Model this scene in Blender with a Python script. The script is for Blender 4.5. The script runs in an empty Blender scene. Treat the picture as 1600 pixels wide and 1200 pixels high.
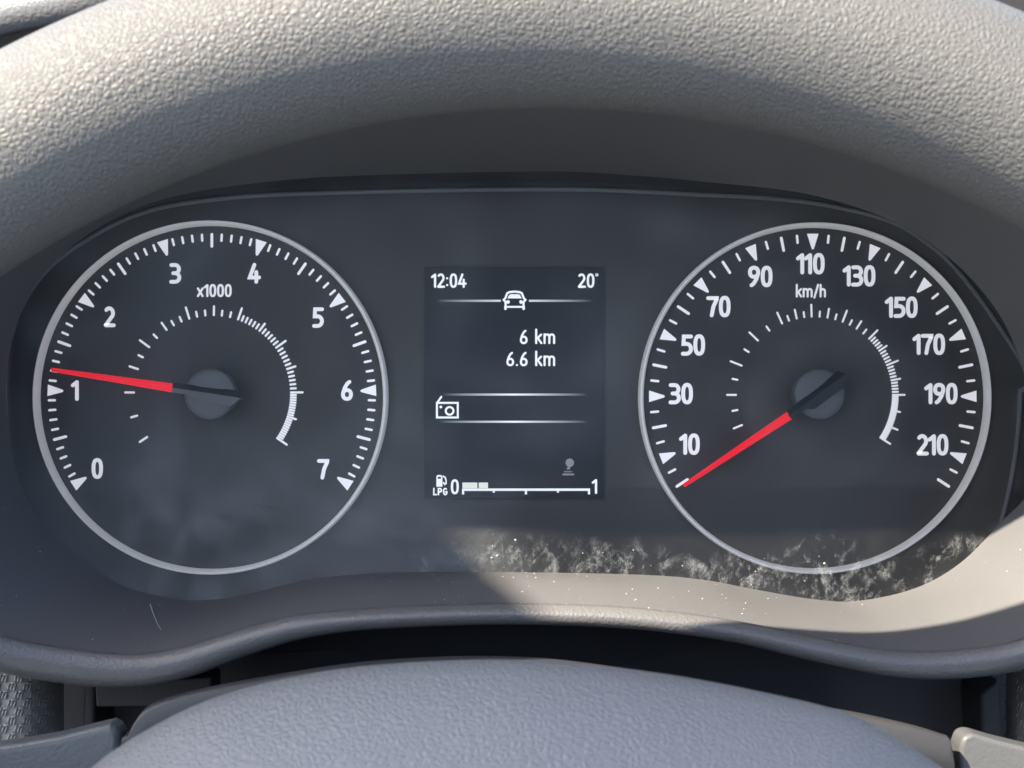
import bpy, bmesh, math, random
from mathutils import Vector, Matrix, noise
import numpy as np

R = math.radians
scene = bpy.context.scene
C = scene.collection
random.seed(7)

# ------------------------------------------------------------------ camera
D0 = 0.40                      # metres from the camera to the dial faces
cam_d = bpy.data.cameras.new('camera')
cam = bpy.data.objects.new('camera', cam_d); C.objects.link(cam)
cam.location = (0, -D0, 0); cam.rotation_euler = (R(90), 0, 0)
cam_d.sensor_width = 36; cam_d.lens = 45
cam_d.clip_start = 0.005; cam_d.clip_end = 50
cam_d.dof.use_dof = True; cam_d.dof.focus_distance = 0.385; cam_d.dof.aperture_fstop = 42
scene.camera = cam
cy_ = scene.cycles
cy_.max_bounces = 5; cy_.diffuse_bounces = 4; cy_.glossy_bounces = 2; cy_.transmission_bounces = 2; cy_.transparent_max_bounces = 6
cy_.caustics_reflective = False; cy_.caustics_refractive = False

# ------------------------------------------------------------------ light
SUN = Vector((-1.1, -1.0, 1.21)).normalized()          # direction towards the sun
w = bpy.data.worlds.new('World'); scene.world = w; w.use_nodes = True
nt = w.node_tree
sky = nt.nodes.new('ShaderNodeTexSky'); sky.sky_type = 'NISHITA'; sky.sun_disc = False
TILT = R(28)                   # the dials lean back in the car, so the true zenith leans towards the camera
wtc = nt.nodes.new('ShaderNodeTexCoord'); wmp = nt.nodes.new('ShaderNodeMapping'); wmp.inputs['Rotation'].default_value = (-TILT, 0, 0)
nt.links.new(wtc.outputs['Generated'], wmp.inputs['Vector']); nt.links.new(wmp.outputs[0], sky.inputs['Vector'])
SUN_T = Matrix.Rotation(-TILT, 3, 'X') @ SUN
sky.sun_elevation = math.asin(SUN_T.z); sky.sun_rotation = math.atan2(SUN_T.x, SUN_T.y)
sky.dust_density = 2.0; sky.air_density = 1.0
bg = nt.nodes['Background']; bg.inputs['Strength'].default_value = 0.1
nt.links.new(sky.outputs[0], bg.inputs[0])
sd = bpy.data.lights.new('sun', 'SUN'); sd.energy = 3.4; sd.angle = R(0.6); sd.color = (1.0, 0.9, 0.74)
so = bpy.data.objects.new('sun', sd); C.objects.link(so)
so.rotation_euler = SUN.to_track_quat('Z', 'Y').to_euler(); so.location = SUN * 3
vs = scene.view_settings
vs.view_transform = 'Standard'; vs.look = 'None'; vs.exposure = 2.5; vs.gamma = 1; vs.use_curve_mapping = False

# ------------------------------------------------------------------ helpers
K = 0.0005                     # metres per photo pixel per metre of distance
def at(px, py, y):
    """point seen at photo pixel px, py that lies at depth y (dial faces at y = 0, camera side negative)"""
    d = D0 + y
    return Vector(((px - 800) * d * K, y, (600 - py) * d * K))

def mk(name, verts, faces, mat, parent=None, smooth=False):
    me = bpy.data.meshes.new(name)
    me.from_pydata([tuple(v) for v in verts], [], faces); me.update()
    if mat: me.materials.append(mat)
    if smooth: me.polygons.foreach_set('use_smooth', [True] * len(me.polygons))
    o = bpy.data.objects.new(name, me); C.objects.link(o)
    if parent: o.parent = parent
    return o

def empty(name, loc=(0, 0, 0)):
    o = bpy.data.objects.new(name, None); C.objects.link(o); o.location = loc
    o.empty_display_size = 0.01
    return o

def tag(o, label=None, cat=None, group=None, kind=None):
    for k, v in (('label', label), ('category', cat), ('group', group), ('kind', kind)):
        if v: o[k] = v
    return o

def recalc(o, flip=False):
    bm = bmesh.new(); bm.from_mesh(o.data)
    bmesh.ops.recalc_face_normals(bm, faces=bm.faces)
    if flip: bmesh.ops.reverse_faces(bm, faces=bm.faces)
    bm.to_mesh(o.data); bm.free(); return o

def bevel(o, wdt, seg=3, angle=35):
    m = o.modifiers.new('bevel', 'BEVEL'); m.width = wdt; m.segments = seg
    m.limit_method = 'ANGLE'; m.angle_limit = R(angle); m.use_clamp_overlap = True
    o.data.polygons.foreach_set('use_smooth', [True] * len(o.data.polygons))
    n = o.modifiers.new('wn', 'WEIGHTED_NORMAL'); n.keep_sharp = True
    return o

def spline_closed(pts, n):
    """closed Catmull-Rom through pts (any dimension)"""
    P = np.array(pts, float); m = len(P); out = []
    for i in range(m):
        p0, p1, p2, p3 = P[i - 1], P[i], P[(i + 1) % m], P[(i + 2) % m]
        for t in np.linspace(0, 1, n, endpoint=False):
            out.append(0.5 * (2 * p1 + (p2 - p0) * t + (2 * p0 - 5 * p1 + 4 * p2 - p3) * t * t + (3 * p1 - p0 - 3 * p2 + p3) * t ** 3))
    return np.array(out)

def spline_open(pts, n):
    P = np.array(pts, float); P = np.vstack([2 * P[0] - P[1], P, 2 * P[-1] - P[-2]]); out = []
    for i in range(1, len(P) - 2):
        p0, p1, p2, p3 = P[i - 1], P[i], P[i + 1], P[i + 2]
        for t in np.linspace(0, 1, n, endpoint=False):
            out.append(0.5 * (2 * p1 + (p2 - p0) * t + (2 * p0 - 5 * p1 + 4 * p2 - p3) * t * t + (3 * p1 - p0 - 3 * p2 + p3) * t ** 3))
    out.append(P[-2]); return np.array(out)

NL = 480
def loop(pts):
    """(px, py, y) control points around the cluster -> NL points at even polar angles"""
    S = spline_closed(pts, 24)
    th = np.unwrap(np.arctan2(600 - S[:, 1], S[:, 0] - 800))
    if th[-1] < th[0]: th, S = th[::-1], S[::-1]
    th = np.concatenate([th - 2 * np.pi, th, th + 2 * np.pi]); S = np.vstack([S, S, S])
    o = np.argsort(th, kind='stable'); th, S = th[o], S[o]
    tt = np.linspace(0, 2 * np.pi, NL, endpoint=False)
    r = np.hypot(S[:, 0] - 800, S[:, 1] - 600)
    rr = np.interp(tt, th, r); yy = np.interp(tt, th, S[:, 2])
    return np.stack([800 + rr * np.cos(tt), 600 - rr * np.sin(tt), yy], 1)

def loft(name, rings, mat, parent, smooth=True, closed=True, flip=False):
    n = len(rings[0]); verts = [v for r in rings for v in r]; faces = []
    for i in range(len(rings) - 1):
        for j in range(n if closed else n - 1):
            k = (j + 1) % n
            f = (i * n + j, i * n + k, (i + 1) * n + k, (i + 1) * n + j)
            faces.append(f[::-1] if flip else f)
    return mk(name, verts, faces, mat, parent, smooth)

# ------------------------------------------------------------------ materials
def node_mat(name):
    m = bpy.data.materials.new(name); m.use_nodes = True
    return m, m.node_tree, m.node_tree.nodes['Principled BSDF']
def N(nt, typ, **kw):
    n = nt.nodes.new(typ)
    for k, v in kw.items():
        if k in n.inputs: n.inputs[k].default_value = v
        else: setattr(n, k, v)
    return n
def coords(nt, scale=(1, 1, 1)):
    tc = N(nt, 'ShaderNodeTexCoord'); mp = N(nt, 'ShaderNodeMapping'); mp.inputs['Scale'].default_value = scale
    nt.links.new(tc.outputs['Object'], mp.inputs['Vector']); return mp.outputs[0]

def plastic(name, col, rough=0.5, spec=0.5, grain=0.0, gscale=900, blotch=0.12, dist=0.0006, metallic=0.0, mottled=40):
    m, nt, b = node_mat(name); L = nt.links
    b.inputs['Roughness'].default_value = rough; b.inputs['Specular IOR Level'].default_value = spec
    b.inputs['Metallic'].default_value = metallic
    v = coords(nt)
    n1 = N(nt, 'ShaderNodeTexNoise', Scale=mottled, Detail=5.0); L.new(v, n1.inputs['Vector'])
    mx = N(nt, 'ShaderNodeMix', data_type='RGBA'); L.new(n1.outputs['Fac'], mx.inputs['Factor'])
    mx.inputs[6].default_value = (*[c * (1 - blotch) for c in col], 1); mx.inputs[7].default_value = (*[c * (1 + blotch) for c in col], 1)
    L.new(mx.outputs[2], b.inputs['Base Color'])
    mr = N(nt, 'ShaderNodeMapRange'); mr.inputs['To Min'].default_value = rough - 0.06; mr.inputs['To Max'].default_value = rough + 0.06
    L.new(n1.outputs['Fac'], mr.inputs['Value']); L.new(mr.outputs[0], b.inputs['Roughness'])
    if grain:
        n2 = N(nt, 'ShaderNodeTexNoise', Scale=gscale, Detail=2.0); L.new(v, n2.inputs['Vector'])
        bp = N(nt, 'ShaderNodeBump', Strength=grain, Distance=dist); L.new(n2.outputs['Fac'], bp.inputs['Height'])
        L.new(bp.outputs[0], b.inputs['Normal'])
    return m

def leather(name, col, rough, cell, strength, dist, spec=0.5, stretch=(1, 1, 1), pores=0.35):
    m, nt, b = node_mat(name); L = nt.links
    b.inputs['Specular IOR Level'].default_value = spec
    v = coords(nt, stretch)
    wn = N(nt, 'ShaderNodeTexNoise', Scale=cell * 0.6, Detail=2.0); L.new(v, wn.inputs['Vector'])
    vm = N(nt, 'ShaderNodeVectorMath', operation='MULTIPLY_ADD')
    L.new(wn.outputs['Color'], vm.inputs[0]); vm.inputs[1].default_value = (0.8 / cell,) * 3; L.new(v, vm.inputs[2])
    vo = N(nt, 'ShaderNodeTexVoronoi', feature='DISTANCE_TO_EDGE', Scale=cell); L.new(vm.outputs[0], vo.inputs['Vector'])
    mr = N(nt, 'ShaderNodeMapRange', interpolation_type='SMOOTHSTEP'); mr.inputs['From Max'].default_value = 0.32
    L.new(vo.outputs['Distance'], mr.inputs['Value'])
    fn = N(nt, 'ShaderNodeTexNoise', Scale=cell * 3.2, Detail=3.0); L.new(v, fn.inputs['Vector'])
    ad = N(nt, 'ShaderNodeMath', operation='MULTIPLY_ADD'); L.new(fn.outputs['Fac'], ad.inputs[0]); ad.inputs[1].default_value = pores
    L.new(mr.outputs[0], ad.inputs[2])
    bp = N(nt, 'ShaderNodeBump', Strength=strength, Distance=dist); L.new(ad.outputs[0], bp.inputs['Height'])
    L.new(bp.outputs[0], b.inputs['Normal'])
    big = N(nt, 'ShaderNodeTexNoise', Scale=25.0, Detail=4.0); L.new(v, big.inputs['Vector'])
    mx = N(nt, 'ShaderNodeMix', data_type='RGBA'); L.new(big.outputs['Fac'], mx.inputs['Factor'])
    mx.inputs[6].default_value = (*[c * 0.9 for c in col], 1); mx.inputs[7].default_value = (*[c * 1.1 for c in col], 1)
    L.new(mx.outputs[2], b.inputs['Base Color'])
    m2 = N(nt, 'ShaderNodeMapRange'); m2.inputs['To Min'].default_value = rough - 0.08; m2.inputs['To Max'].default_value = rough + 0.08
    L.new(fn.outputs['Fac'], m2.inputs['Value']); L.new(m2.outputs[0], b.inputs['Roughness'])
    return m

def ink(name, col, emit=0.0):
    m, nt, b = node_mat(name)
    b.inputs['Base Color'].default_value = (*col, 1); b.inputs['Roughness'].default_value = 0.6
    b.inputs['Specular IOR Level'].default_value = 0.2
    if emit:
        b.inputs['Emission Color'].default_value = (*col, 1); b.inputs['Emission Strength'].default_value = emit
    return m

M = {}
M['bezel'] = plastic('satin_bezel_plastic', (0.112, 0.111, 0.112), 0.48, 0.35, 0.2, 1500, 0.06, 0.0003)
M['lip'] = plastic('grained_lip_plastic', (0.115, 0.112, 0.11), 0.38, 0.75, 0.26, 1250, 0.08, 0.0008)
M['hood'] = plastic('grained_hood_plastic', (0.125, 0.118, 0.112), 0.46, 0.5, 0.6, 850, 0.08, 0.0008)
M['dark'] = plastic('dark_plastic', (0.022, 0.022, 0.024), 0.6, 0.25, 0.2, 700)
M['dash'] = plastic('dashboard_plastic', (0.014, 0.013, 0.013), 0.65, 0.25, 0.4, 500)
M['shroud'] = plastic('column_shroud_plastic', (0.036, 0.035, 0.035), 0.42, 0.45, 0.15, 900)
M['stalk'] = plastic('stalk_plastic', (0.09, 0.09, 0.09), 0.36, 0.5, 0.18, 1300, 0.08)
M['weave'] = plastic('woven_trim_plastic', (0.27, 0.265, 0.25), 0.42, 0.5, 0.1, 900)
M['tray'] = plastic('tray_plastic', (0.034, 0.034, 0.036), 0.75, 0.08, 0.0)
M['edge'] = plastic('tray_edge_highlight', (0.22, 0.22, 0.215), 0.5, 0.3, 0.0)  # paler than the tray: the step's light line is put into the colour
M['face'] = plastic('dial_face_print', (0.086, 0.078, 0.069), 0.5, 0.3, 0.1, 1400, 0.1)
M['disc'] = plastic('dial_disc_print', (0.064, 0.058, 0.051), 0.5, 0.3, 0.1, 1400, 0.1)
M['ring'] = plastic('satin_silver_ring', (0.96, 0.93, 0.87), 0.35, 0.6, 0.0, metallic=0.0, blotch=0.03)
r_ = M['ring'].node_tree.nodes['Principled BSDF']     # added glow: lifts the gauge rings that daylight leaves dim
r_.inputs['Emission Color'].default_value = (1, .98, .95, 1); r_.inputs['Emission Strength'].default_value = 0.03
M['ink'] = ink('white_dial_print', (0.84, 0.82, 0.83), 0.11)
M['red'] = ink('red_pointer_plastic', (0.85, 0.014, 0.028), 0.13)
M['pointer'] = plastic('pointer_hub_plastic', (0.17, 0.165, 0.158), 0.45, 0.4, 0.1, 1200, 0.1)
M['pointer_dark'] = plastic('pointer_dark_plastic', (0.016, 0.018, 0.023), 0.4, 0.4)
M['screen'] = plastic('lcd_screen', (0.03, 0.029, 0.03), 0.32, 0.35)
M['lcd'] = ink('lcd_white', (0.86, 0.88, 0.86), 0.13)
M['lcd_cream'] = ink('lcd_cream', (0.8, 0.79, 0.66), 0.12)
M['lcd_grey'] = ink('lcd_grey', (0.3, 0.31, 0.32), 0.08)
M['lcd_black'] = ink('lcd_black', (0.006, 0.007, 0.009))
M['dust'] = ink('dust', (0.75, 0.74, 0.7))
M['rim'] = leather('wheel_rim_leather', (0.104, 0.1, 0.093), 0.52, 1020, 0.38, 0.0006, 0.35)
M['airbag'] = leather('airbag_cover_vinyl', (0.165, 0.161, 0.156), 0.45, 1080, 0.36, 0.0005, 0.5, (0.72, 1, 1), 0.2)
M['spoke'] = plastic('wheel_spoke_plastic', (0.05, 0.05, 0.052), 0.5, 0.4, 0.2)

def fade_mat():
    """lcd line that fades out towards both ends of the object's own length"""
    m, nt, b = node_mat('lcd_fading_line'); L = nt.links
    tc = N(nt, 'ShaderNodeTexCoord'); sp = N(nt, 'ShaderNodeSeparateXYZ'); L.new(tc.outputs['Generated'], sp.inputs[0])
    rp = N(nt, 'ShaderNodeValToRGB'); e = rp.color_ramp.elements
    e[0].position = 0.0; e[0].color = (0.03, 0.029, 0.03, 1); e[1].position = 1.0; e[1].color = (0.03, 0.029, 0.03, 1)
    x = e.new(0.33); x.color = (0.55, 0.57, 0.58, 1); x = e.new(0.5); x.color = (0.9, 0.92, 0.92, 1); x = e.new(0.67); x.color = (0.55, 0.57, 0.58, 1)
    L.new(sp.outputs['X'], rp.inputs[0]); L.new(rp.outputs[0], b.inputs['Base Color']); L.new(rp.outputs[0], b.inputs['Emission Color'])
    b.inputs['Emission Strength'].default_value = 0.12; return m
M['lcd_fade'] = fade_mat()

def lens_mat():
    m = bpy.data.materials.new('dusty_clear_lens'); m.use_nodes = True; nt = m.node_tree; L = nt.links
    for n in list(nt.nodes): nt.nodes.remove(n)
    out = N(nt, 'ShaderNodeOutputMaterial')
    tr = N(nt, 'ShaderNodeBsdfTransparent'); tr.inputs[0].default_value = (0.97, 0.975, 0.98, 1)
    df = N(nt, 'ShaderNodeBsdfDiffuse'); df.inputs[0].default_value = (0.78, 0.8, 0.8, 1)
    gl = N(nt, 'ShaderNodeBsdfGlossy', Roughness=0.4)
    a1 = N(nt, 'ShaderNodeAttribute', attribute_name='residue'); a2 = N(nt, 'ShaderNodeAttribute', attribute_name='film')
    v = coords(nt)
    # crusty residue: thresholded streaky noise
    def streaks(angle, stretch, scale, dist):
        tc = N(nt, 'ShaderNodeTexCoord'); mp = N(nt, 'ShaderNodeMapping'); mp.inputs['Rotation'].default_value = (0, angle, 0)
        m2_ = N(nt, 'ShaderNodeMapping'); m2_.inputs['Scale'].default_value = (1, 1, stretch)
        L.new(tc.outputs['Object'], mp.inputs['Vector']); L.new(mp.outputs[0], m2_.inputs['Vector'])
        n_ = N(nt, 'ShaderNodeTexNoise', Scale=scale, Detail=6.0, Roughness=0.65, Distortion=dist); L.new(m2_.outputs[0], n_.inputs['Vector']); return n_.outputs['Fac']
    def wsum(a_, wa, b_):
        q = N(nt, 'ShaderNodeMath', operation='MULTIPLY_ADD'); L.new(a_, q.inputs[0]); q.inputs[1].default_value = wa
        if isinstance(b_, float): q.inputs[2].default_value = b_
        else: L.new(b_, q.inputs[2])
        return q.outputs[0]
    blot = streaks(0.0, 1.0, 75.0, 1.5); st1 = streaks(R(-38), 0.16, 480.0, 0.5); st2 = streaks(R(8), 0.2, 420.0, 0.6); fine = streaks(0.3, 0.8, 1100.0, 1.0)
    tot = wsum(blot, 1.0, wsum(st1, 0.55, wsum(st2, 0.5, wsum(fine, 0.5, 0.0))))
    th = N(nt, 'ShaderNodeMapRange', interpolation_type='SMOOTHSTEP'); th.inputs['From Min'].default_value = 1.22; th.inputs['From Max'].default_value = 1.6
    L.new(tot, th.inputs['Value'])
    rs = N(nt, 'ShaderNodeMath', operation='MULTIPLY'); L.new(th.outputs[0], rs.inputs[0]); L.new(a1.outputs['Fac'], rs.inputs[1])
    r2 = N(nt, 'ShaderNodeMath', operation='MULTIPLY'); L.new(rs.outputs[0], r2.inputs[0]); r2.inputs[1].default_value = 0.24
    # wiped dust film with soft smears
    vf = coords(nt, (1, 1, 0.6))
    n3 = N(nt, 'ShaderNodeTexNoise', Scale=22.0, Detail=6.0, Roughness=0.6, Distortion=1.2); L.new(vf, n3.inputs['Vector'])
    mf = N(nt, 'ShaderNodeMapRange'); mf.inputs['From Min'].default_value = 0.3; mf.inputs['From Max'].default_value = 0.75
    mf.inputs['To Min'].default_value = 0.15; mf.inputs['To Max'].default_value = 2.0; L.new(n3.outputs['Fac'], mf.inputs['Value'])
    fm = N(nt, 'ShaderNodeMath', operation='MULTIPLY'); L.new(mf.outputs[0], fm.inputs[0]); L.new(a2.outputs['Fac'], fm.inputs[1])
    sm = N(nt, 'ShaderNodeMath', operation='ADD', use_clamp=True); L.new(r2.outputs[0], sm.inputs[0]); L.new(fm.outputs[0], sm.inputs[1])
    bp = N(nt, 'ShaderNodeBump', Strength=0.5, Distance=0.0006); L.new(rs.outputs[0], bp.inputs['Height']); L.new(bp.outputs[0], df.inputs['Normal'])
    mx = N(nt, 'ShaderNodeMixShader'); L.new(sm.outputs[0], mx.inputs[0]); L.new(tr.outputs[0], mx.inputs[1]); L.new(df.outputs[0], mx.inputs[2])
    fr = N(nt, 'ShaderNodeFresnel', IOR=1.3)
    m2 = N(nt, 'ShaderNodeMixShader'); L.new(fr.outputs[0], m2.inputs[0]); L.new(mx.outputs[0], m2.inputs[1]); L.new(gl.outputs[0], m2.inputs[2])
    L.new(m2.outputs[0], out.inputs['Surface']); return m
M['lens'] = lens_mat()

# ------------------------------------------------------------------ setting: dashboard behind and below
def sheet(name, prof, x0, x1, mat):
    """a sheet swept along x through (y, z) points"""
    P = spline_open(prof, 8); nx = 12
    rings = [[(x0 + (x1 - x0) * i / nx, p[0], p[1]) for i in range(nx + 1)] for p in P]
    return loft(name, rings, mat, None, True, closed=False)
dash = sheet('dashboard', [(0.035, -0.40), (0.035, -0.20), (0.03, -0.09), (0.045, 0.02), (0.10, 0.075), (0.20, 0.13), (0.30, 0.22), (0.36, 0.40)], -0.8, 0.8, M['dash'])
tag(dash, 'dark plastic dashboard around and behind the instrument hood', 'dashboard', kind='structure')

# ------------------------------------------------------------------ instrument hood: bezel, hood and lower lip
A_pts = [(860, 268), (1000, 275), (1100, 284), (1250, 301), (1370, 335), (1450, 378), (1520, 438), (1572, 510), (1604, 600), (1615, 690), (1606, 768), (1564, 816),
         (1500, 880), (1430, 919), (1340, 939), (1270, 936), (1180, 921), (1100, 906), (1000, 898), (800, 894), (600, 895), (480, 906), (400, 925), (330, 937), (270, 935),
         (190, 914), (120, 868), (62, 812), (30, 750), (15, 680), (10, 600), (20, 530), (52, 450), (112, 385), (200, 331), (300, 301), (450, 281), (600, 273)]
YL = -0.030
A = loop([(p[0], p[1], YL) for p in A_pts])
B = loop([(850, 948, -.062), (1000, 955, -.062), (1150, 975, -.062), (1300, 1006, -.063), (1400, 1021, -.064), (1500, 1019, -.066), (1600, 1001, -.069), (1720, 945, -.074),
          (1800, 850, -.082), (1835, 700, -.094), (1820, 500, -.108), (1760, 320, -.120), (1620, 165, -.130), (1300, 10, -.134), (860, -62, -.136), (500, -48, -.136), (190, 10, -.131),
          (90, 32, -.128), (0, 52, -.126), (-100, 88, -.123), (-200, 160, -.121), (-280, 320, -.122), (-290, 520, -.108), (-260, 700, -.094), (-190, 860, -.080), (-90, 955, -.070),
          (0, 996, -.066), (100, 1016, -.063), (200, 1026, -.062), (280, 1017, -.062), (400, 981, -.062), (500, 961, -.062), (700, 949, -.062)])
Aw = [at(*p) for p in A]; Bw = [at(*p) for p in B]
hood = empty('instrument_hood', (0, -0.06, -0.08))
tag(hood, 'grey plastic instrument hood with wavy lower lip framing the gauges', 'instrument hood')
def hp(o):      # parent keeping the world position
    o.parent = hood; o.matrix_parent_inverse = Matrix.Translation(hood.location).inverted(); return o
def bez_pt(a, b, t):
    # slightly hollow funnel: goes forward first, then out
    p = a.lerp(b, t); s = math.sin(math.pi * t)
    c = Vector((p.x, 0, p.z)); c = c.normalized() if c.length else c
    return p - c * 0.0022 * s
rings = [[bez_pt(a, b, t) for a, b in zip(Aw, Bw)] for t in (0, .03, .1, .2, .3, .4, .5, .6, .7, .8, .9, .97, 1)]
hp(loft('bezel', rings, M['bezel'], None, True))
# rounded lip and outer skin of the hood
prof = [(0.0, 0.0), (-.0006, -.0002), (-.0010, -.0008), (-.0005, -.0018), (.0005, -.0028), (.0013, -.0034), (.0020, -.0036), (.0034, -.0033), (.0048, -.0025), (.0056, -.0010), (.006, 0.002), (.0064, 0.012), (.0072, 0.03)]
rings = [[] for _ in prof]
for i, p in enumerate(Bw):
    q, r_ = Bw[i - 1], Bw[(i + 1) % NL]
    t = Vector((r_.x - q.x, 0, r_.z - q.z)).normalized(); n = Vector((t.z, 0, -t.x))
    if n.dot(Vector((p.x, 0, p.z))) < 0: n = -n
    th = 2 * math.pi * i / NL
    px, py = B[i][0], B[i][1]
    k = 1.0
    if py > 800: k = 0.85 + 0.65 * min(1, max(0, (560 - px) / 420)) + 0.35 * min(1, max(0, (px - 1150) / 350))
    elif py < 300: k = 1.7
    else: k = 1.6
    for a, (u, v) in zip(rings, prof): a.append(p + n * (u * k if u > 0 else u) + Vector((0, v, 0)))
# smooth the thickness jump between sides
hp(loft('lip', rings, M['lip'], None, True))
# outer skin carries on backwards over the top only
last = rings[-1]; idx = [i for i in range(NL) if B[i][1] < 560]
idx = sorted(idx, key=lambda i: i)
sk = [[last[i] for i in idx], [last[i] + Vector((0, 0.06, 0.004)) for i in idx], [last[i] + Vector((0, 0.16, -0.004)) for i in idx]]
hp(loft('hood_skin', sk, M['hood'], None, True, closed=False))

# ------------------------------------------------------------------ instrument cluster
cl = empty('instrument_cluster', (0, 0, -0.06))
tag(cl, 'instrument cluster with two round gauges and a small screen behind a dusty clear lens', 'instrument cluster')
INV = Matrix.Translation(cl.location).inverted()
def cp(o, parent=None):
    if parent is None: o.parent = cl; o.matrix_parent_inverse = INV
    else: o.parent = parent
    return o
I_pts = [(4, 620), (16, 520), (62, 432), (140, 370), (226, 330), (330, 311), (480, 301), (860, 294), (1100, 303), (1230, 311), (1320, 325), (1400, 348), (1462, 388), (1504, 430), (1556, 500), (1610, 590),
         (1632, 690), (1606, 806), (1516, 892), (1412, 930), (1271, 936), (1150, 910), (1050, 880), (900, 875), (560, 875), (480, 886), (405, 909), (331, 930), (240, 921), (140, 886), (58, 818), (14, 716)]
I0 = loop([(p[0], p[1], 0.0) for p in I_pts])
I0w = [at(*p) for p in I0]
def inset(pts, dpx, y):
    out = []
    for p in pts:
        v = np.array([p[0] - 800, p[1] - 600]); l = np.hypot(*v); v = v * (l - dpx) / l
        out.append(at(800 + v[0], 600 + v[1], y))
    return out
face = mk('face_panel', [(0, 0.0008, 0)] + [p + Vector((0, 0.0008, 0)) for p in inset(I0, -14, 0)], [(0, (j + 1) % NL + 1, j + 1) for j in range(NL)], M['face'])
cp(recalc(face))
for f in face.data.polygons: pass
Aback = [p + Vector((0, 0.00003, 0)) for p in Aw]
cp(loft('tray_wall', [Aback, [a.lerp(b, .5) for a, b in zip(Aback, inset(I0, -4, -.004))], inset(I0, -4, -.004), inset(I0, 2, -.0035), inset(I0, 3, 0.0004)], M['tray'], None, True))
def tube_ring(name, pts, rad, mat, seg=8):
    rg = []
    for k in range(seg):
        a = 2 * math.pi * k / seg; row = []
        for i, p in enumerate(pts):
            q, r_ = pts[i - 1], pts[(i + 1) % len(pts)]
            t = Vector((r_.x - q.x, 0, r_.z - q.z)).normalized(); n = Vector((t.z, 0, -t.x))
            row.append(p + n * rad * math.cos(a) + Vector((0, rad * math.sin(a), 0)))
        rg.append(row)
    rg.append(rg[0]); return recalc(loft(name, rg, mat, None, True))
cp(tube_ring('tray_edge', inset(I0, 2, -.0044), 0.0007, M['edge']))

# --- stroke lettering ------------------------------------------------
def ell(cx, cy, rx, ry, a0, a1, n=14, p=2.0):
    out = []
    for i in range(n + 1):
        a = R(a0 + (a1 - a0) * i / n); c, s = math.cos(a), math.sin(a)
        out.append((cx + rx * math.copysign(abs(c) ** (2 / p), c), cy + ry * math.copysign(abs(s) ** (2 / p), s)))
    return out
H = 0.085
GL = {   # width, strokes (centre lines in a box of height 1); a trailing 'c' marks a closed stroke
 '0': (.54, [(ell(.27, .5, .185, .415, 0, 360, 32, 2.5)[:-1], 'c')]),
 '1': (.33, [([(.03, .745), (.235, .905)], ''), ([(.235, .905), (.235, .085)], '')]),
 '2': (.53, [(ell(.255, .675, .185, .24, 140, -35, 14) + [(.09, .1), (.1, .085), (.48, .085)], '')]),
 '3': (.53, [([(.07, .9)] + ell(.25, .705, .19, .2, 90, -90, 12), ''), ([(.16, .505)] + ell(.25, .295, .21, .21, 90, -90, 12) + [(.06, .085)], '')]),
 '4': (.57, [([(.3, .915), (.075, .295), (.53, .295)], ''), ([(.395, .56), (.395, .085)], '')]),
 '5': (.53, [([(.46, .9), (.12, .9), (.1, .55)] + ell(.24, .32, .215, .235, 95, -90, 14) + [(.07, .085)], '')]),
 '6': (.55, [(ell(.28, .3, .195, .215, 0, 360, 26, 2.2)[:-1], 'c'), ([(.4, .915), (.3, .84), (.17, .62), (.09, .36)], '')]),
 '7': (.52, [([(.05, .9), (.46, .9), (.455, .84), (.3, .5), (.22, .085)], '')]),
 '9': (.55, [(ell(.27, .7, .195, .215, 0, 360, 26, 2.2)[:-1], 'c'), ([(.15, .085), (.25, .16), (.38, .38), (.46, .64)], '')]),
 ':': (.24, [([(.12, .2), (.12, .202)], ''), ([(.12, .66), (.12, .662)], '')]),
 '.': (.22, [([(.11, .09), (.11, .092)], '')]),
 '/': (.42, [([(.06, .0), (.36, 1.0)], '')]),
 'x': (.5, [([(.07, .66), (.43, .085)], ''), ([(.43, .66), (.07, .085)], '')]),
 'k': (.5, [([(.09, 1.0), (.09, .085)], ''), ([(.43, .66), (.12, .36)], ''), ([(.2, .42), (.45, .085)], '')]),
 'm': (.85, [([(.09, .68), (.09, .085)], ''), ([(.1, .5)] + ell(.255, .5, .165, .17, 150, 0, 8) + [(.42, .085)], ''), ([(.43, .5)] + ell(.585, .5, .165, .17, 150, 0, 8) + [(.75, .085)], '')]),
 'h': (.54, [([(.09, 1.0), (.09, .085)], ''), ([(.1, .48)] + ell(.265, .49, .18, .17, 150, 0, 8) + [(.445, .085)], '')]),
 'L': (.5, [([(.09, .92), (.09, .085), (.45, .085)], '')]),
 'P': (.56, [([(.09, .085), (.09, .9), (.3, .9)] + ell(.3, .68, .18, .22, 80, -90, 8) + [(.1, .46)], '')]),
 'G': (.62, [(ell(.32, .5, .23, .415, 50, 330, 16) + [(.53, .46), (.34, .46)], '')]),
 ' ': (.34, []),
}
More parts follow.
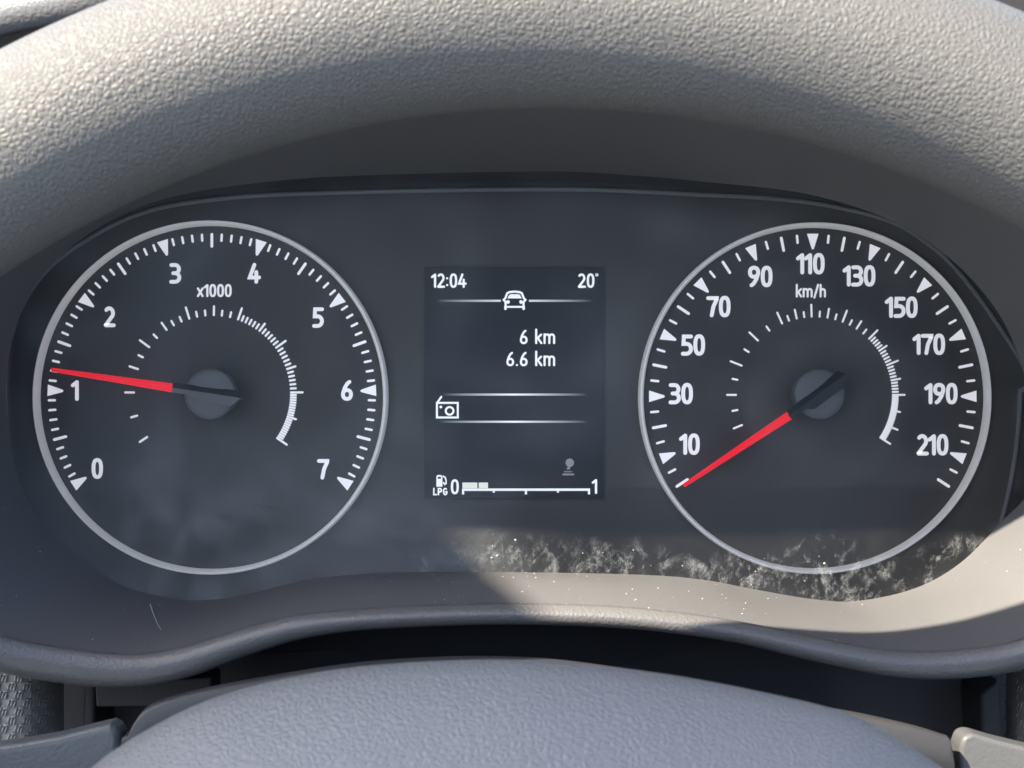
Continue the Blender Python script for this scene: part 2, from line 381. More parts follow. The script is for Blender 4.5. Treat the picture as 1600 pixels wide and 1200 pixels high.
def strip(line, half, closed, y, V, F):
    """flat ribbon with round ends along 2-D points (x, z) at depth y"""
    P = [Vector((p[0], p[1])) for p in line]
    Q = [P[0]]
    for p in P[1:]:
        if (p - Q[-1]).length > 1e-7: Q.append(p)
    P = Q; n = len(P)
    base = len(V); L_, R_ = [], []
    for i in range(n):
        if closed: a, b = P[i] - P[i - 1], P[(i + 1) % n] - P[i]
        else: a = P[i] - P[i - 1] if i else P[1] - P[0]; b = P[i + 1] - P[i] if i < n - 1 else a
        a = a.normalized(); b = b.normalized(); t = a + b
        t = t.normalized() if t.length > 1e-6 else a
        nn = Vector((-t.y, t.x)); c = max(0.45, nn.dot(Vector((-a.y, a.x))))
        L_.append(P[i] + nn * half / c); R_.append(P[i] - nn * half / c)
    for p in L_ + R_: V.append((p.x, y, p.y))
    for i in range(n if closed else n - 1):
        j = (i + 1) % n; F.append((base + i, base + j, base + n + j, base + n + i))
    if not closed:
        for end, d in ((0, P[0] - P[1]), (n - 1, P[-1] - P[-2])):
            a0 = math.atan2(d.y, d.x) - math.pi / 2; c0 = len(V)
            for k in range(7):
                a = a0 + math.pi * k / 6; V.append((P[end].x + half * math.cos(a), y, P[end].y + half * math.sin(a)))
            F.append(tuple(range(c0, c0 + 7)))
def text_mesh(name, txt, cx, cy, hpx, mat, y, parent, weight=0.17, squash=1.0, gap=.1, align='c'):
    """lettering centred on photo pixel cx, cy (height hpx) lying at depth y"""
    wd = sum(GL[c][0] * squash for c in txt) + gap * (len(txt) - 1)
    x = {'c': -wd / 2, 'l': 0, 'r': -wd}[align]; V, F = [], []; s = hpx * (D0 + y) * K; c = at(cx, cy, y); k = 0
    for ch in txt:
        w_, st = GL[ch]
        for line, cl_ in st:
            k += 1
            strip([(c.x + (x + p[0] * squash) * s, c.z + (p[1] - .5) * s) for p in line], weight * s / 2, cl_ == 'c', y - 2.5e-5 * (k % 4), V, F)
        x += w_ * squash + gap
    o = mk(name, V, F, mat); return cp(o, parent)
def line_mesh(name, pts, wpx, mat, y, parent, closed=False):
    V, F = [], []
    q = [at(p[0], p[1], y) for p in pts]
    strip([(p.x, p.z) for p in q], wpx * (D0 + y) * K / 2, closed, y, V, F); return cp(mk(name, V, F, mat), parent)
def poly_mesh(name, pts, mat, y, parent):
    return cp(recalc(mk(name, [at(p[0], p[1], y) for p in pts], [tuple(range(len(pts)))], mat)), parent)
def polar(c, r, deg): return (c[0] + r * math.cos(R(deg)), c[1] - r * math.sin(R(deg)))

def gauge(kind, cx, cy, rad):
    """dial disc (part of the cluster) with its silver ring"""
    c = (cx, cy); n = 128
    disc = mk(kind + '_dial', [at(cx, cy, 0.0002)] + [at(*polar(c, rad - 2, 360 * i / n), 0.0002) for i in range(n)], [(0, (i + 1) % n + 1, i + 1) for i in range(n)], M['disc'])
    disc.parent = cl; disc.matrix_parent_inverse = INV; recalc(disc)
    prof = [(-8.2, .0002), (-8.1, -.0010), (-7.4, -.0016), (-5.2, -.0034), (-4.6, -.0036), (-2.0, -.0034), (-.9, -.0026), (-.3, -.0012), (0, .0008)]
    rg = [[at(*polar(c, rad + u, 360 * i / n), v) - at(800, 600, v) * 0 for i in range(n)] for u, v in prof]
    # keep real size: points on the ring are measured at the dial plane
    rg = [[Vector((p.x / (D0 + v) * D0, v, p.z / (D0 + v) * D0)) for p in row] for row, (u, v) in zip(rg, prof)]
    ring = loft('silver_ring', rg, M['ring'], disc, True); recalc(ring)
    return disc, c
YI = -0.0002       # depth of the printing
def ticks(disc, c, r0, r1, deg, wpx=3.6, name='tick_mark'):
    return line_mesh(name, [polar(c, r0 + wpx / 2, deg), polar(c, r1 - wpx / 2, deg)], wpx, M['ink'], YI, disc)
def wedge(disc, c, deg, r0, r1, w0):
    t = math.degrees(w0 / 2 / r1)
    poly_mesh('scale_wedge', [polar(c, r1, deg - t), polar(c, r1, deg + t), polar(c, r0 + 1.5, deg + .45), polar(c, r0, deg), polar(c, r0 + 1.5, deg - .45)], M['ink'], YI, disc)

# rev counter
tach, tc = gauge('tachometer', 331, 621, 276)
for i in range(71):
    deg = 212.5 - 3.5 * i
    if i % 10 == 0: wedge(tach, tc, deg, 232, 257, 18)
    elif i % 5 == 0: ticks(tach, tc, 234, 257, deg, 4.4)
    else: ticks(tach, tc, 243.5, 256.5, deg, 3.7)
for ch, x, y in (('0', 152, 732), ('1', 118, 610), ('2', 171, 495), ('3', 274, 427), ('4', 397, 427), ('5', 497, 496), ('6', 542, 610), ('7', 505, 733)):
    text_mesh('numeral', ch, x, y, 32, M['ink'], YI, tach, 0.185, 1.0)
text_mesh('unit_text', 'x1000', 335, 454, 20.5, M['ink'], YI, tach, 0.17, .98, .06)
ic = (332, 615)
inner = [(213.6, 'm'), (196.3, 'n'), (179.2, 'm'), (161.8, 'm'), (152.5, 's'), (143.7, 'l'), (134.9, 's'), (125.7, 'm'), (119.5, 's'), (113.2, 's'), (107.2, 'l'), (101.3, 's'), (95.2, 's'), (89, 'm'),
         (83.2, 's'), (77.1, 's'), (71, 'l')]
def fill(a, b, n, last): return [(a + (b - a) * k / (n + 1), 's') for k in range(1, n + 1)] + [(b, last)]
inner += fill(71, 53.2, 5, 'm') + fill(53.2, 35.8, 5, 'l') + fill(35.8, 18.2, 5, 'm') + fill(18.2, .8, 5, 'l') + fill(.8, -17.1, 9, 'm') + fill(-17.1, -34.5, 9, 'l')
LEN = {'s': 11, 'n': 13, 'm': 17, 'l': 21.5}
for deg, k in inner: ticks(tach, ic, 121, 121 + LEN[k], deg, 3.4, 'inner_tick')
# speedometer
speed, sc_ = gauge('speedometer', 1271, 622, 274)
sc2 = (1270, 621)
for i in range(45):
    deg = 213.2 - 5.6 * i
    if i % 4 == 2: wedge(speed, sc2, deg, 231, 256, 18)
    elif i % 2 == 0: ticks(speed, sc2, 232, 256, deg, 4.4)
    else: ticks(speed, sc2, 241, 255.5, deg, 3.7)
for ch, x, y in (('10', 1078, 694), ('30', 1064, 615), ('50', 1083, 539), ('70', 1123, 479), ('90', 1188, 432), ('110', 1267, 412), ('130', 1343, 431), ('150', 1409, 480), ('170', 1452, 538), ('190', 1471, 615), ('210', 1457, 695)):
    text_mesh('numeral', ch, x, y, 33, M['ink'], YI, speed, 0.185, 1.0, .045)
text_mesh('unit_text', 'km/h', 1267, 455, 20, M['ink'], YI, speed, 0.16, .95, .06)
ic = (1272.5, 617)
inner = [(202.6, 'm'), (191.1, 's'), (180, 'm'), (168.9, 's'), (158.1, 'l'), (146.9, 's'), (136.1, 'l'), (125, 's'), (114.3, 'l'), (108.9, 's'), (103, 'm'), (97.4, 's'), (92, 'l'), (86.2, 's'), (80.4, 'm'),
         (74.6, 's'), (68.9, 'l'), (63.3, 's'), (57.5, 'm'), (51.5, 's'), (45.7, 'l')]
inner += fill(45.7, 34.2, 4, 'm') + fill(34.2, 22.3, 4, 'l') + fill(22.3, 10.7, 4, 'm') + fill(10.7, 0, 4, 'l') + fill(0, -11.3, 7, 'm') + fill(-11.3, -22.8, 7, 'l') + fill(-22.8, -32.9, 6, 'l')
for deg, k in inner: ticks(speed, ic, 121, 121 + LEN[k], deg, 3.1, 'inner_tick')

# --- pointers -------------------------------------------------------
def pointer(kind, hub, tip, red_end, tail, rad, lit_facet):
    """hub cap with a slanted blade; pixel positions are read at the height of the pointer"""
    YH = -0.0085
    hc = at(*hub, YH); s = (D0 + YH) * K; n = 48
    prof = [(1.0, -0.003), (1.0, YH + .0007), (.99, YH + .0003), (.95, YH), (.8, YH - .0003), (.5, YH - .0006), (.0001, YH - .0007)]
    cap = loft(kind + '_pointer', [[Vector((hc.x + rad * s * f * math.cos(2 * math.pi * i / n), v, hc.z + rad * s * f * math.sin(2 * math.pi * i / n))) for i in range(n)] for f, v in prof], M['pointer'], None, False)
    cap.parent = cl; cap.matrix_parent_inverse = INV; recalc(cap)
    cap.data.polygons.foreach_set('use_smooth', [True] * len(cap.data.polygons)); cap.data.set_sharp_from_angle(angle=R(40))
    def bar(name, a, b, wa, wb, y0, ridge, mat, off=0.0, skew=0.0):
        a, b = Vector(a), Vector(b); d = (b - a).normalized(); nn = Vector((-d.y, d.x))
        rows = []
        for p, w_ in ((a, wa), (b, wb)):
            p = p + nn * off
            rows.append([at(*(p - nn * w_ / 2), y0), at(*(p - nn * w_ * .42), y0 - ridge * .7), at(*(p - nn * w_ * skew), y0 - ridge), at(*(p + nn * w_ * .42), y0 - ridge * .7), at(*(p + nn * w_ / 2), y0)])
        V = rows[0] + rows[1]; F = [(i, i + 1, 6 + i, 5 + i) for i in range(4)] + [(4, 3, 2, 1, 0), (5, 6, 7, 8, 9), (0, 5, 9, 4)]
        return recalc(mk(name, V, F, mat, cap))
    bar('red_needle', tip, red_end, 6, 14, YH + .002, .0022, M['red'], 0, .1)
    # grey blade across the hub: dark upper facet and paler lower facet
    a, b = Vector(red_end), Vector(tail); d = (b - a).normalized(); nn = Vector((-d.y, d.x))
    if nn.y < 0: nn = -nn             # towards the bottom of the picture
    y1 = YH - .0024
    def P(t, o, y): q = a + (b - a) * t + nn * o; return at(q.x, q.y, y)
    up = [P(0, -8.5, YH - .0004), P(0.93, -11, YH - .0004), P(1.0, 0, y1), P(0, -0.5, y1)]
    mk('upper_facet', [*up, P(0, -8.5, YH + .004), P(.93, -11, YH + .004), P(1.02, 0, YH + .004)], [(0, 1, 2, 3), (0, 4, 5, 1), (1, 5, 6, 2)], M['pointer_dark'], cap); 
    lo = [P(0, -.5, y1), P(1.0, 0, y1), P(.86, 15, y1 + .0006), P(.34, 15, y1 + .0006), P(.24, 7, y1 + .0004), P(0, 7, y1 + .0004)]
    lw = [v + Vector((0, .0030, 0)) for v in lo]
    recalc(mk('lower_facet', lo + lw, [tuple(range(6))] + [(i, (i + 1) % 6, 6 + (i + 1) % 6, 6 + i) for i in range(6)], M['pointer'] if lit_facet else M['pointer_dark'], cap))  # same part on both pointers
    return cap
pointer('tachometer', (327, 616), (80, 577.5), (269, 606), (377, 622), 40, True)
pointer('speedometer', (1281, 616), (1068, 759), (1234, 649), (1322, 584), 39.5, False)

# --- display --------------------------------------------------------
def rect(x0, y0, x1, y1): return [(x0, y0), (x1, y0), (x1, y1), (x0, y1)]
YS = -0.0004; YT = -0.0007
sc0, sc1 = rect(663, 417, 943, 779), rect(663, 417, 943, 779)
screen = mk('display_screen', [at(*p, YS) for p in sc0] + [at(*p, 0.0006) for p in sc1], [(0, 1, 2, 3), (0, 4, 5, 1), (1, 5, 6, 2), (2, 6, 7, 3), (3, 7, 4, 0)], M['screen'])
screen.parent = cl; screen.matrix_parent_inverse = INV; recalc(screen)
def T(name, txt, x, y, h, al, wt=.155, mat='lcd', sq=1.0, gap=.08): return text_mesh(name, txt, x, y, h, M[mat], YT, screen, wt, sq, gap, al)
T('clock_text', '12:04', 674.5, 438.5, 23, 'l', .155, 'lcd', .98, .045)
T('temperature_text', '20', 929, 438.5, 23, 'r', .155, 'lcd', 1.0, .07)
line_mesh('degree_mark', [polar((932.5, 429.5), 1.7, a) for a in range(0, 360, 30)], 1.4, M['lcd'], YT, screen, True)
T('distance_text', '6 km', 868, 526.5, 23, 'r', .145, 'lcd', .98, .08)
T('distance_text', '6.6 km', 868, 561, 23, 'r', .145, 'lcd', .98, .08)
for y, x0, x1 in ((470, 684, 924), (616.5, 692, 916), (659, 688, 916)):
    rr_ = [at(x0, y - 1.6, YS - .0001), at(x1, y - 1.6, YS - .0001), at(x1, y + 1.6, YS - .0001), at(x0, y + 1.6, YS - .0001)]
    cp(recalc(mk('divider_line', rr_, [(0, 1, 2, 3)], M['lcd_fade'])), screen)
# car symbol
car = empty('car_symbol'); car.parent = screen
poly_mesh('symbol_backing', rect(782.5, 452, 826.5, 487), M['screen'], YS - .0002, car)
line_mesh('car_outline', [(790, 481), (790, 472), (787, 468.5), (789.5, 466), (792.5, 458.2), (796, 456.4), (804, 455.6), (812, 456.4), (815.5, 458.2), (818.5, 466), (821, 468.5), (818, 472), (818, 481)], 3.3, M['lcd'], YT, car)
poly_mesh('windscreen', [(793, 466.3), (795.5, 461), (798, 459.6), (810, 459.6), (812.5, 461), (815, 466.3)], M['lcd'], YT, car)
for x in (793.8, 814.2): poly_mesh('headlight', [polar((x, 471.8), 2.9, a) for a in range(0, 360, 24)], M['lcd'], YT - .00003, car)
line_mesh('bumper', [(790, 479.5), (818, 479.5)], 3, M['lcd'], YT - .00006, car)
for x in (789.8, 818.2): line_mesh('tyre', [(x, 479), (x, 482.5)], 4, M['lcd'], YT - .00009, car)
# radio symbol
rad = empty('radio_symbol'); rad.parent = screen
line_mesh('radio_box', [(682.7, 629.5), (715.3, 629.5), (715.3, 652.3), (682.7, 652.3)], 3.1, M['lcd'], YT, rad, True)
line_mesh('aerial', [(684, 628), (689.5, 620)], 3.0, M['lcd'], YT - .00004, rad)
line_mesh('radio_dial', [polar((702.5, 642), 6, a) for a in range(0, 360, 18)], 3.2, M['lcd'], YT - .00004, rad, True)
poly_mesh('radio_knob', [polar((688.8, 636), 2.2, a) for a in range(0, 360, 30)], M['lcd'], YT - .00004, rad)
# grey shift lever symbol
gs = empty('gear_symbol'); gs.parent = screen
poly_mesh('knob', [polar((890.3, 723), 6.6, a) for a in range(0, 360, 20)], M['lcd_grey'], YT, gs)
poly_mesh('stem', [(888.8, 727), (892.2, 727), (890, 733.4), (885, 733.4)], M['lcd_grey'], YT - .00003, gs)
line_mesh('base_line', [(882, 737), (893, 737)], 1.6, M['lcd_grey'], YT, gs)
line_mesh('base_line', [(880, 741.3), (896, 741.3)], 2.8, M['lcd_grey'], YT, gs)
# gas gauge
fg = empty('fuel_gauge'); fg.parent = screen
poly_mesh('pump_body', [(681.8, 744.5), (683.5, 742.2), (689.5, 742.2), (691.3, 744.5), (691.3, 760.5), (681.8, 760.5)], M['lcd'], YT, fg)
poly_mesh('pump_window', rect(684, 745, 689, 748), M['lcd_black'], YT - .00004, fg)
line_mesh('pump_hose', [(692.5, 744), (695.5, 746), (697, 750), (697, 755.5), (694.8, 757), (693, 754)], 2.2, M['lcd'], YT - .00004, fg)
T('fuel_type_text', 'LPG', 676.8, 768, 11.5, 'l', .2, 'lcd', 1.02, .12).parent = fg
T('empty_numeral', '0', 704.2, 760.5, 24, 'l', .15).parent = fg
T('full_numeral', '1', 925.6, 760, 24, 'l', .15).parent = fg
poly_mesh('gauge_bar', rect(722, 763.2, 922, 767), M['lcd'], YT, fg)
for x, y1 in ((723.6, 772.5), (771.5, 769.8), (821.8, 772.5), (871.8, 769.8), (920.3, 772.5)): poly_mesh('gauge_tick', rect(x - 1.7, 767, x + 1.7, y1), M['lcd'], YT - .00002, fg)
poly_mesh('fuel_block', rect(722.5, 754, 745.8, 762.8), M['lcd_cream'], YT, fg)
poly_mesh('fuel_block', rect(748, 754, 762.5, 762.8), M['lcd_cream'], YT, fg)

# --- lens -----------------------------------------------------------
ux = [(600, 900), (690, 818), (760, 828), (850, 846), (940, 846), (1050, 862), (1150, 868), (1230, 858), (1262, 836), (1330, 840), (1348, 882), (1440, 872), (1472, 834), (1540, 828), (1568, 812), (1620, 770)]
UX, UY = [p[0] for p in ux], [p[1] for p in ux]
spots = [(300, 845, 13), (325, 862, 19), (245, 842, 34), (395, 838, 30)]
rg, res, film = [], [], []
fr_ = [0.002] + list(np.linspace(.04, 1, 96))
for f in fr_:
    row = []
    for p in A:
        x, y = 800 + (p[0] - 800) * f, 600 + (p[1] - 600) * f
        row.append(at(x, y, YL) + Vector((0, -.0035 * (1 - f * f), 0)))
        edge = math.hypot(p[0] - 800, p[1] - 600) * (1 - f)
        r_ = 0.0
        if y > 700:
            u = np.interp(x, UX, UY) + 16 * noise.noise((x / 22, y / 30, 3.3)) + 8 * noise.noise((x / 8, y / 12, 1.7)); r_ = min(1, max(0, (y - u + 8) / 30)) if x > 640 else 0
            r_ *= 0.72 if x < 1100 else 1.0
            r_ = max(r_, 0.16 * max(0, 1 - edge / 70) if x < 720 else 0)
        nv = noise.noise((x / 110, y / 70, 0)) * .5 + .5
        g = 0.009 + 0.012 * nv + 0.022 * max(0, (y - 640) / 300) * (0.5 + nv)
        g += 0.03 * max(0, 1 - edge / 45) * (1 if y > 600 else .2)
        if y < 780 and x < 1480: g += 0.035 * nv * nv
        if y > 640 and x < 800: g += 0.07 * min(1, (y - 640) / 160) * (0.35 + nv) * min(1, (800 - x) / 120)
        if x > 780 and y > 760: g *= max(.35, 1 - (x - 780) / 80)
        for sx, sy, sr in spots:
            dd = math.hypot(x - sx, y - sy)
            if dd < sr: g *= 1 - .4 * min(1, (sr - dd) / 6)
        res.append(r_); film.append(g)
    rg.append(row)
lens = loft('lens', rg, M['lens'], None, True); recalc(lens)
for nm, arr in (('residue', res), ('film', film)):
    at_ = lens.data.attributes.new(nm, 'FLOAT', 'POINT'); at_.data.foreach_set('value', arr)
lens.parent = cl; lens.matrix_parent_inverse = INV
# dried water drops on the lens
def blobs(name, pts, mat, parent, inv=None, flat=0.5):
    V, F = [], []
    for (p, r_, n_) in pts:
        z = n_.normalized(); x = z.orthogonal().normalized(); yv = z.cross(x); b = len(V)
        for k in range(6):
            a = math.pi * k / 3; rr = r_ * random.uniform(.75, 1.2); V.append(p + (x * math.cos(a) + yv * math.sin(a)) * rr)
        for k in range(6):
            a = math.pi * k / 3 + .3; V.append(p + (x * math.cos(a) + yv * math.sin(a)) * r_ * .6 + z * r_ * flat * .7)
        V.append(p + z * r_ * flat)
        for k in range(6):
            k2 = (k + 1) % 6; F += [(b + k, b + k2, b + 6 + k2, b + 6 + k), (b + 6 + k, b + 6 + k2, b + 12)]
    o = mk(name, V, F, mat, None, True); o.parent = parent
    if inv: o.matrix_parent_inverse = inv
    return tag(o, kind='stuff')
m_, nt_, b_ = node_mat('dried_drop'); b_.inputs['Base Color'].default_value = (.3, .32, .32, 1); b_.inputs['Roughness'].default_value = .15
M['drop'] = m_
dr = []
while len(dr) < 26:
    x = random.uniform(700, 1550); y = random.uniform(815, 940); u = np.interp(x, UX, UY)
    i = int(round((math.atan2(600 - y, x - 800) % (2 * math.pi)) / (2 * math.pi) * NL)) % NL
    f = math.hypot(x - 800, y - 600) / math.hypot(A[i][0] - 800, A[i][1] - 600)
    if y < u or f > .985: continue
    dr.append((at(x, y, YL) + Vector((0, -.0035 * (1 - f * f), 0)), random.choice((.00010, .00013, .00016, .0002, .0004)), Vector((0, -1, 0))))
dro = blobs('water_drops', dr, M['drop'], lens)

# dust on the bezel and lens
ds = []
for _ in range(340):
    i = random.randrange(NL); j = (i + 1) % NL; t = random.uniform(.05, .97)
    if B[i][1] < 760: continue
    p = bez_pt(Aw[i], Bw[i], t); e1 = bez_pt(Aw[i], Bw[i], t + .02) - p; e2 = bez_pt(Aw[j], Bw[j], t) - p
    n_ = e1.cross(e2).normalized()
    if n_.z < 0: n_ = -n_
    ds.append((p + e2 * random.random(), random.choice((.00007, .00009, .00011, .00015)), n_))
o = blobs('dust_specks', ds, M['dust'], hood, Matrix.Translation(hood.location).inverted(), .8)

# ------------------------------------------------------------------ lint hair on the bezel
i = int(np.argmin([abs(p[0] - 258) + (0 if p[1] > 700 else 9999) for p in A]))
hp_pts = []
for t in np.linspace(0, 1, 12):
    j0 = i + 5 * t; j = int(j0) % NL; fj = j0 - int(j0); tt = .22 + .42 * t
    hp_pts.append(bez_pt(Aw[j], Bw[j], tt).lerp(bez_pt(Aw[(j + 1) % NL], Bw[(j + 1) % NL], tt), fj) + Vector((-.0006 * math.sin(2.2 * t), -.0002, .0004)))
rows = []
for k_, q in enumerate(hp_pts):
    r0 = .00013 * (1 - .6 * k_ / 11); rows.append([q + Vector((r0 * math.cos(a_), r0 * .5 * math.sin(a_), r0 * math.sin(a_))) for a_ in (0, 2.1, 4.2)])
ho = recalc(loft('lint_hair', rows, M['dust'], None, True))
tag(ho, 'short pale lint hair lying on the bezel below the rev counter', 'lint')

# ------------------------------------------------------------------ under the lip: trim panels beside the column
trim = empty('lower_trim', (-0.11, -0.03, -0.13)); tinv = Matrix.Translation(trim.location).inverted()
tag(trim, 'dark lower dashboard trim with a woven-pattern panel left of the column', 'trim panel', kind='thing')
def panel(parent, inv, px0, px1, y0, y1, depth, turn, mirror):
    """moulded panel with raised weave, curving away at its inner edge"""
    n = 18; rows = []
    def surf(u, v):
        x = px0 + (px1 - px0) * u; y = y0 + (y1 - y0) * v
        uu = u if not mirror else 1 - u
        k = max(0, (uu - .6) / .4)
        return at(x, y, depth + .020 * k ** 2.2 + turn * uu)
    V = [surf(i / n, j / 6) for j in range(7) for i in range(n + 1)]
    F = [(j * (n + 1) + i, j * (n + 1) + i + 1, (j + 1) * (n + 1) + i + 1, (j + 1) * (n + 1) + i) for j in range(6) for i in range(n)]
    pn = mk('woven_panel', V, F, M['weave'], None, True); recalc(pn); pn.parent = parent; pn.matrix_parent_inverse = inv
    V, F = [], []
    def rib(p, q, w_):
        d = (Vector(q) - Vector(p)); L_ = d.length; d /= L_; nn = Vector((-d.y, d.x)); b = len(V)
        for k in range(5):
            t = k / 4; c = Vector(p) + d * L_ * t; hgt = math.sin(math.pi * (0.12 + .76 * t)); ww = w_ * (.5 + .5 * hgt)
            for o_, h_ in ((-1, 0), (-.5, .8), (.5, .8), (1, 0)):
                s = c + nn * ww * o_; uu = (s.x - px0) / (px1 - px0); vv = (s.y - y0) / (y1 - y0)
                V.append(surf(uu, vv) + Vector((0, -.0010 * h_ * hgt + .00005, 0)))
        for k in range(4):
            for m2 in range(3): F.append((b + k * 4 + m2, b + k * 4 + m2 + 1, b + k * 4 + m2 + 5, b + k * 4 + m2 + 4))
    r_ = 0; yy = y0 + 6
    while yy < y1 - 12:
        xx = px0 + 4 + (11 if r_ % 2 else 0)
        while xx < px1 - 16:
            for k in range(3): rib((xx + 4 + 4.6 * k, yy + k * 1.2), (xx + .5 + 4.6 * k, yy + 11 + k * 1.2), 2.1)
            rib((xx - 7, yy + 13.5), (xx + 5, yy + 13), 1.8)
            xx += 24.5
        yy += 13.2; r_ += 1
    rb = mk('weave_relief', V, F, M['weave'], None, True); recalc(rb); rb.parent = pn; tag(rb, kind='stuff')
panel(trim, tinv, -90, 100, 1034, 1176, -.052, .004, False)
def tbox(name, pts, y0, y1, mat, parent, inv, bv=.0006):
    n = len(pts); V = [at(*p, y0) for p in pts] + [at(*p, y0) + Vector((0, y1 - y0, 0)) for p in pts]
    F = [tuple(range(n)), tuple(range(2 * n - 1, n - 1, -1))] + [(i, (i + 1) % n, n + (i + 1) % n, n + i) for i in range(n)]
    o = recalc(mk(name, V, F, mat)); o.parent = parent; o.matrix_parent_inverse = inv
    if bv: bevel(o, bv)
    return o
tbox('trim_strip', [(148, 1070), (330, 1058), (330, 1092), (250, 1104), (150, 1105)], -.046, -.034, M['dark'], trim, tinv)
tbox('trim_post', [(131, 1062), (149, 1062), (147, 1200), (126, 1200)], -.040, -.02, M['dark'], trim, tinv, .0012)
tbox('back_panel', [(60, 1040), (1500, 960), (1580, 1300), (60, 1300)], -.022, -.018, M['dark'], trim, tinv)
trim2 = empty('lower_trim', (0.13, -0.03, -0.13)); tinv2 = Matrix.Translation(trim2.location).inverted()
tag(trim2, 'dark lower dashboard trim at the right of the column, in shadow', 'trim panel', kind='thing')
panel(trim2, tinv2, 1572, 1760, 1050, 1200, -.045, .004, True)
tbox('trim_post', [(1532, 1085), (1562, 1060), (1575, 1250), (1540, 1250)], -.038, -.02, M['dark'], trim2, tinv2, .0012)

# ------------------------------------------------------------------ steering column shroud
sh = empty('column_shroud', (0, -0.08, -0.12)); sinv = Matrix.Translation(sh.location).inverted()
tag(sh, 'dark plastic steering column shroud between the hood lip and the airbag cover', 'column shroud')
fr = spline_open([(172, 1300), (188, 1190), (212, 1122), (262, 1092), (400, 1062), (600, 1034), (830, 1030), (1050, 1060), (1200, 1094), (1340, 1116), (1466, 1147), (1490, 1172), (1496, 1300)], 8)
def shr(y, dz, sx=1.0):
    out = []
    for p in fr:
        v = at(p[0], p[1], -.118); out.append(Vector((v.x * sx, y, v.z - dz)))
    return out
rings = [shr(-.1165, .04), shr(-.1175, .006), shr(-.118, .0015), shr(-.1172, .0004), shr(-.1155, .0001), shr(-.09, .0062), shr(-.06, .013), shr(-.02, .022)]
o = loft('shroud_cover', rings, M['shroud'], None, True, closed=False); recalc(o); o.parent = sh; o.matrix_parent_inverse = sinv
# end face of the right shoulder
tbox('stalk_socket', [(186, 1152), (212, 1146), (222, 1160), (215, 1260), (184, 1260)], -.112, -.09, M['shroud'], sh, sinv, .0012)

# ------------------------------------------------------------------ control stalks
def stalk(px_pts, y0, label):
    n = len(px_pts); base = at(*px_pts[0], y0)
    root = empty('control_stalk', base); inv = Matrix.Translation(base).inverted()
    tag(root, label, 'stalk', 'control stalks beside the steering column')
    o = tbox('lever', px_pts, y0, y0 + .007, M['stalk'], root, inv, .0018)
    o.modifiers['bevel'].segments = 5
    return root
s1 = stalk([(-420, 1232), (-200, 1192), (-60, 1174), (20, 1163), (90, 1151), (140, 1138), (170, 1131), (183, 1136), (187, 1150), (187, 1262), (-60, 1290), (-420, 1310)], -.112, 'grey control stalk at the left of the airbag cover')
s2 = stalk([(1500, 1168), (1506, 1151), (1520, 1146), (1560, 1158), (1610, 1170), (1700, 1192), (1900, 1250), (2050, 1290), (2050, 1350), (1700, 1300), (1502, 1275)], -.112, 'pale grey control stalk catching sun at the right of the airbag cover')

# ------------------------------------------------------------------ steering wheel
YW = -0.180; dW = D0 + YW
WC = at(860, 1720, YW)                           # wheel centre
wheel = empty('steering_wheel', (WC.x, WC.y, WC.z)); winv = Matrix.Translation(wheel.location).inverted()
tag(wheel, 'black leather steering wheel with sunlit rim arching over the gauges', 'steering wheel')
def wp(o, p=None):
    o.parent = p or wheel; 
    if p is None: o.matrix_parent_inverse = winv
    return o
RM, RT = 0.1868, 0.0158
n1, n2 = 320, 48
rg = []
for k in range(n2):
    a = 2 * math.pi * k / n2; row = []
    for i in range(n1):
        t = 2 * math.pi * i / n1; r_ = RM + RT * math.cos(a)
        row.append(Vector((WC.x + r_ * math.sin(t), YW + RT * 1.04 * math.sin(a), WC.z + r_ * math.cos(t))))
    rg.append(row)
rg.append(rg[0])
wp(recalc(loft('rim', rg, M['rim'], None, True)))
# airbag cover: pillowy cap
top = [(60, 1330), (95, 1240), (140, 1192), (200, 1149), (300, 1096), (400, 1065), (520, 1042), (650, 1030), (790, 1026), (900, 1032), (1050, 1050), (1200, 1078), (1330, 1110), (1420, 1156), (1485, 1200), (1560, 1262), (1600, 1340)]
YA = -0.190
ol = [at(p[0], p[1], YA) for p in spline_open(top, 6)]
low = [(v.x, v.z) for v in ol]
zb = -0.225
pts = low + [(0.083, -.115), (0.080, -.15), (0.062, -.195), (0.03, zb), (-0.02, zb), (-.055, -.2), (-.076, -.15), (-.078, -.115)]
P = np.array([(a, b, 0) for a, b in pts]); 
seg = np.r_[0, np.cumsum(np.hypot(*np.diff(np.vstack([P, P[:1]])[:, :2], axis=0).T))]
ss = np.linspace(0, seg[-1], 300, endpoint=False); Pc = np.vstack([P, P[:1]])
ox, oz = np.interp(ss, seg, Pc[:, 0]), np.interp(ss, seg, Pc[:, 1])
cx, cz = 0.002, -0.135
prof = [(.88, .022), (.965, .008), (.988, .003), (.992, 0.0), (.975, -.0032), (.94, -.0075), (.88, -.0125), (.78, -.0175), (.64, -.022), (.48, -.025), (.3, -.0265), (.12, -.027), (.001, -.027)]
rg = [[Vector((cx + (x - cx) * f, YA + v, cz + (z - cz) * f)) for x, z in zip(ox, oz)] for f, v in prof]
wp(recalc(loft('airbag_cover', rg, M['airbag'], None, True)))
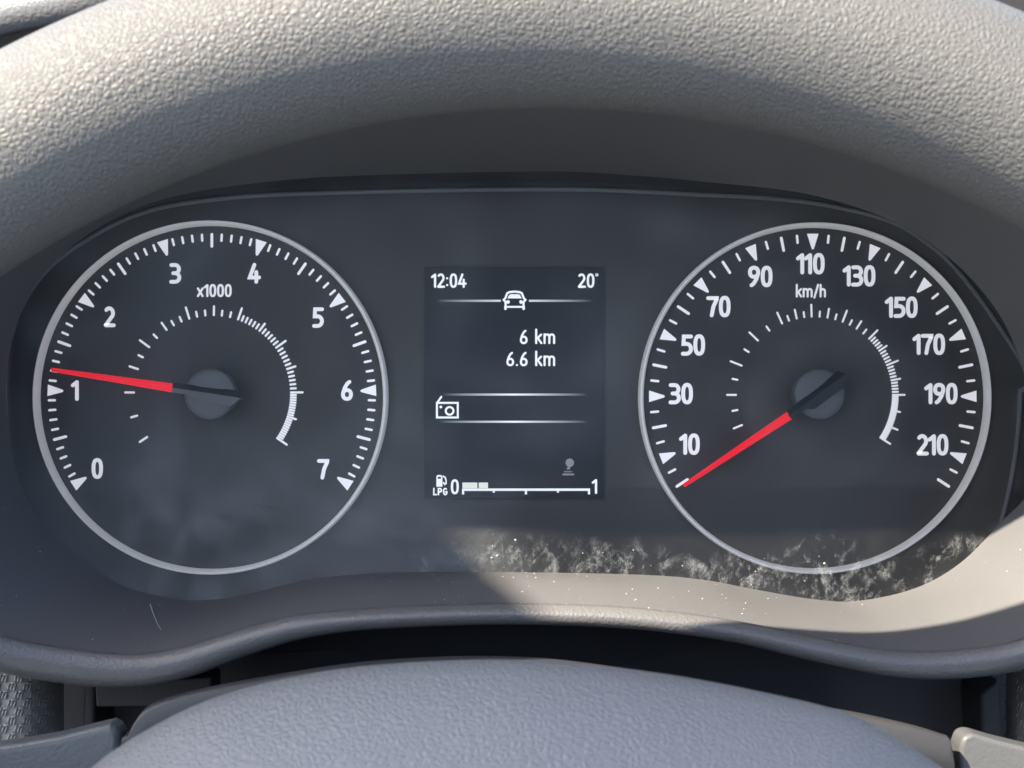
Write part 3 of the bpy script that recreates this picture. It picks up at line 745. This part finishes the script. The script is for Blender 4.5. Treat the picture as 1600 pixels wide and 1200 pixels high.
for ang in (-92, 92, 180):
    a = R(ang); d = Vector((math.sin(a), 0, math.cos(a))); q = Vector((d.z, 0, -d.x)); V = []
    for r_, w_ in ((.05, .03), (.1, .022), (.15, .019), (.183, .024)):
        for s, y in ((-1, .006), (-.8, -.006), (.8, -.006), (1, .006), (.7, .014), (-.7, .014)): V.append(Vector((WC.x, YW + y, WC.z)) + d * r_ + q * w_ * s)
    F = [(i * 6 + j, i * 6 + (j + 1) % 6, (i + 1) * 6 + (j + 1) % 6, (i + 1) * 6 + j) for i in range(3) for j in range(6)]
    wp(bevel(recalc(mk('spoke', V, F, M['spoke'])), .002))

# ------------------------------------------------------------------ added blocker, unseen behind the camera, shaped to shade the lower left and airbag cover
fp = [(-.215, .168), (-.116, .076), (-.116, .03), (-.11, -.008), (.02, -.010), (.14, -.010), (.14, -.13), (-.40, -.13), (-.40, .168)]
off = SUN * 0.62; nn = Vector((0, -1, 0))
base = [Vector((x, YW, z)) + off for x, z in fp]
n = len(base)
frame = recalc(mk('sun_blocker', base + [b + Vector((0, -.03, 0)) for b in base], [tuple(range(n)), tuple(range(2 * n - 1, n - 1, -1))] + [(i, (i + 1) % n, n + (i + 1) % n, n + i) for i in range(n)], M['dash']))
tag(frame, 'added dark L-shaped blocker, unseen, shading the lower left and the airbag cover', 'shadow blocker', kind='thing')

# ------------------------------------------------------------------ unseen seat added behind and below the camera to bounce light
M['seat'] = plastic('bounce_seat_cloth', (0.42, 0.47, 0.54), 0.9, 0.1, 0.3, 900)  # bluish tint cools the warm light it bounces
seat = empty('bounce_seat', (0, -0.75, -0.62)); sv = Matrix.Translation(seat.location).inverted()
tag(seat, 'added unseen pale seat that bounces light onto the hood and dials', 'seat', kind='thing')
def cushion(name, prof, hw):
    P = spline_open(prof, 10); rows = []
    for p in P: rows.append([Vector((x, p[0] - .03 * (x / hw) ** 4, p[1] - .02 * (x / hw) ** 4)) for x in np.linspace(-hw, hw, 17)])
    o = recalc(loft(name, rows, M['seat'], None, True, closed=False)); o.parent = seat; o.matrix_parent_inverse = sv
    so_ = o.modifiers.new('thick', 'SOLIDIFY'); so_.thickness = .05
    return o
cushion('bounce_cushion', [(-.34, -.50), (-.38, -.42), (-.55, -.40), (-.75, -.42), (-.95, -.46)], .34)
cushion('bounce_back', [(-.96, -.56), (-.97, -.40), (-.98, -.2), (-1.02, 0), (-1.08, .12)], .28)
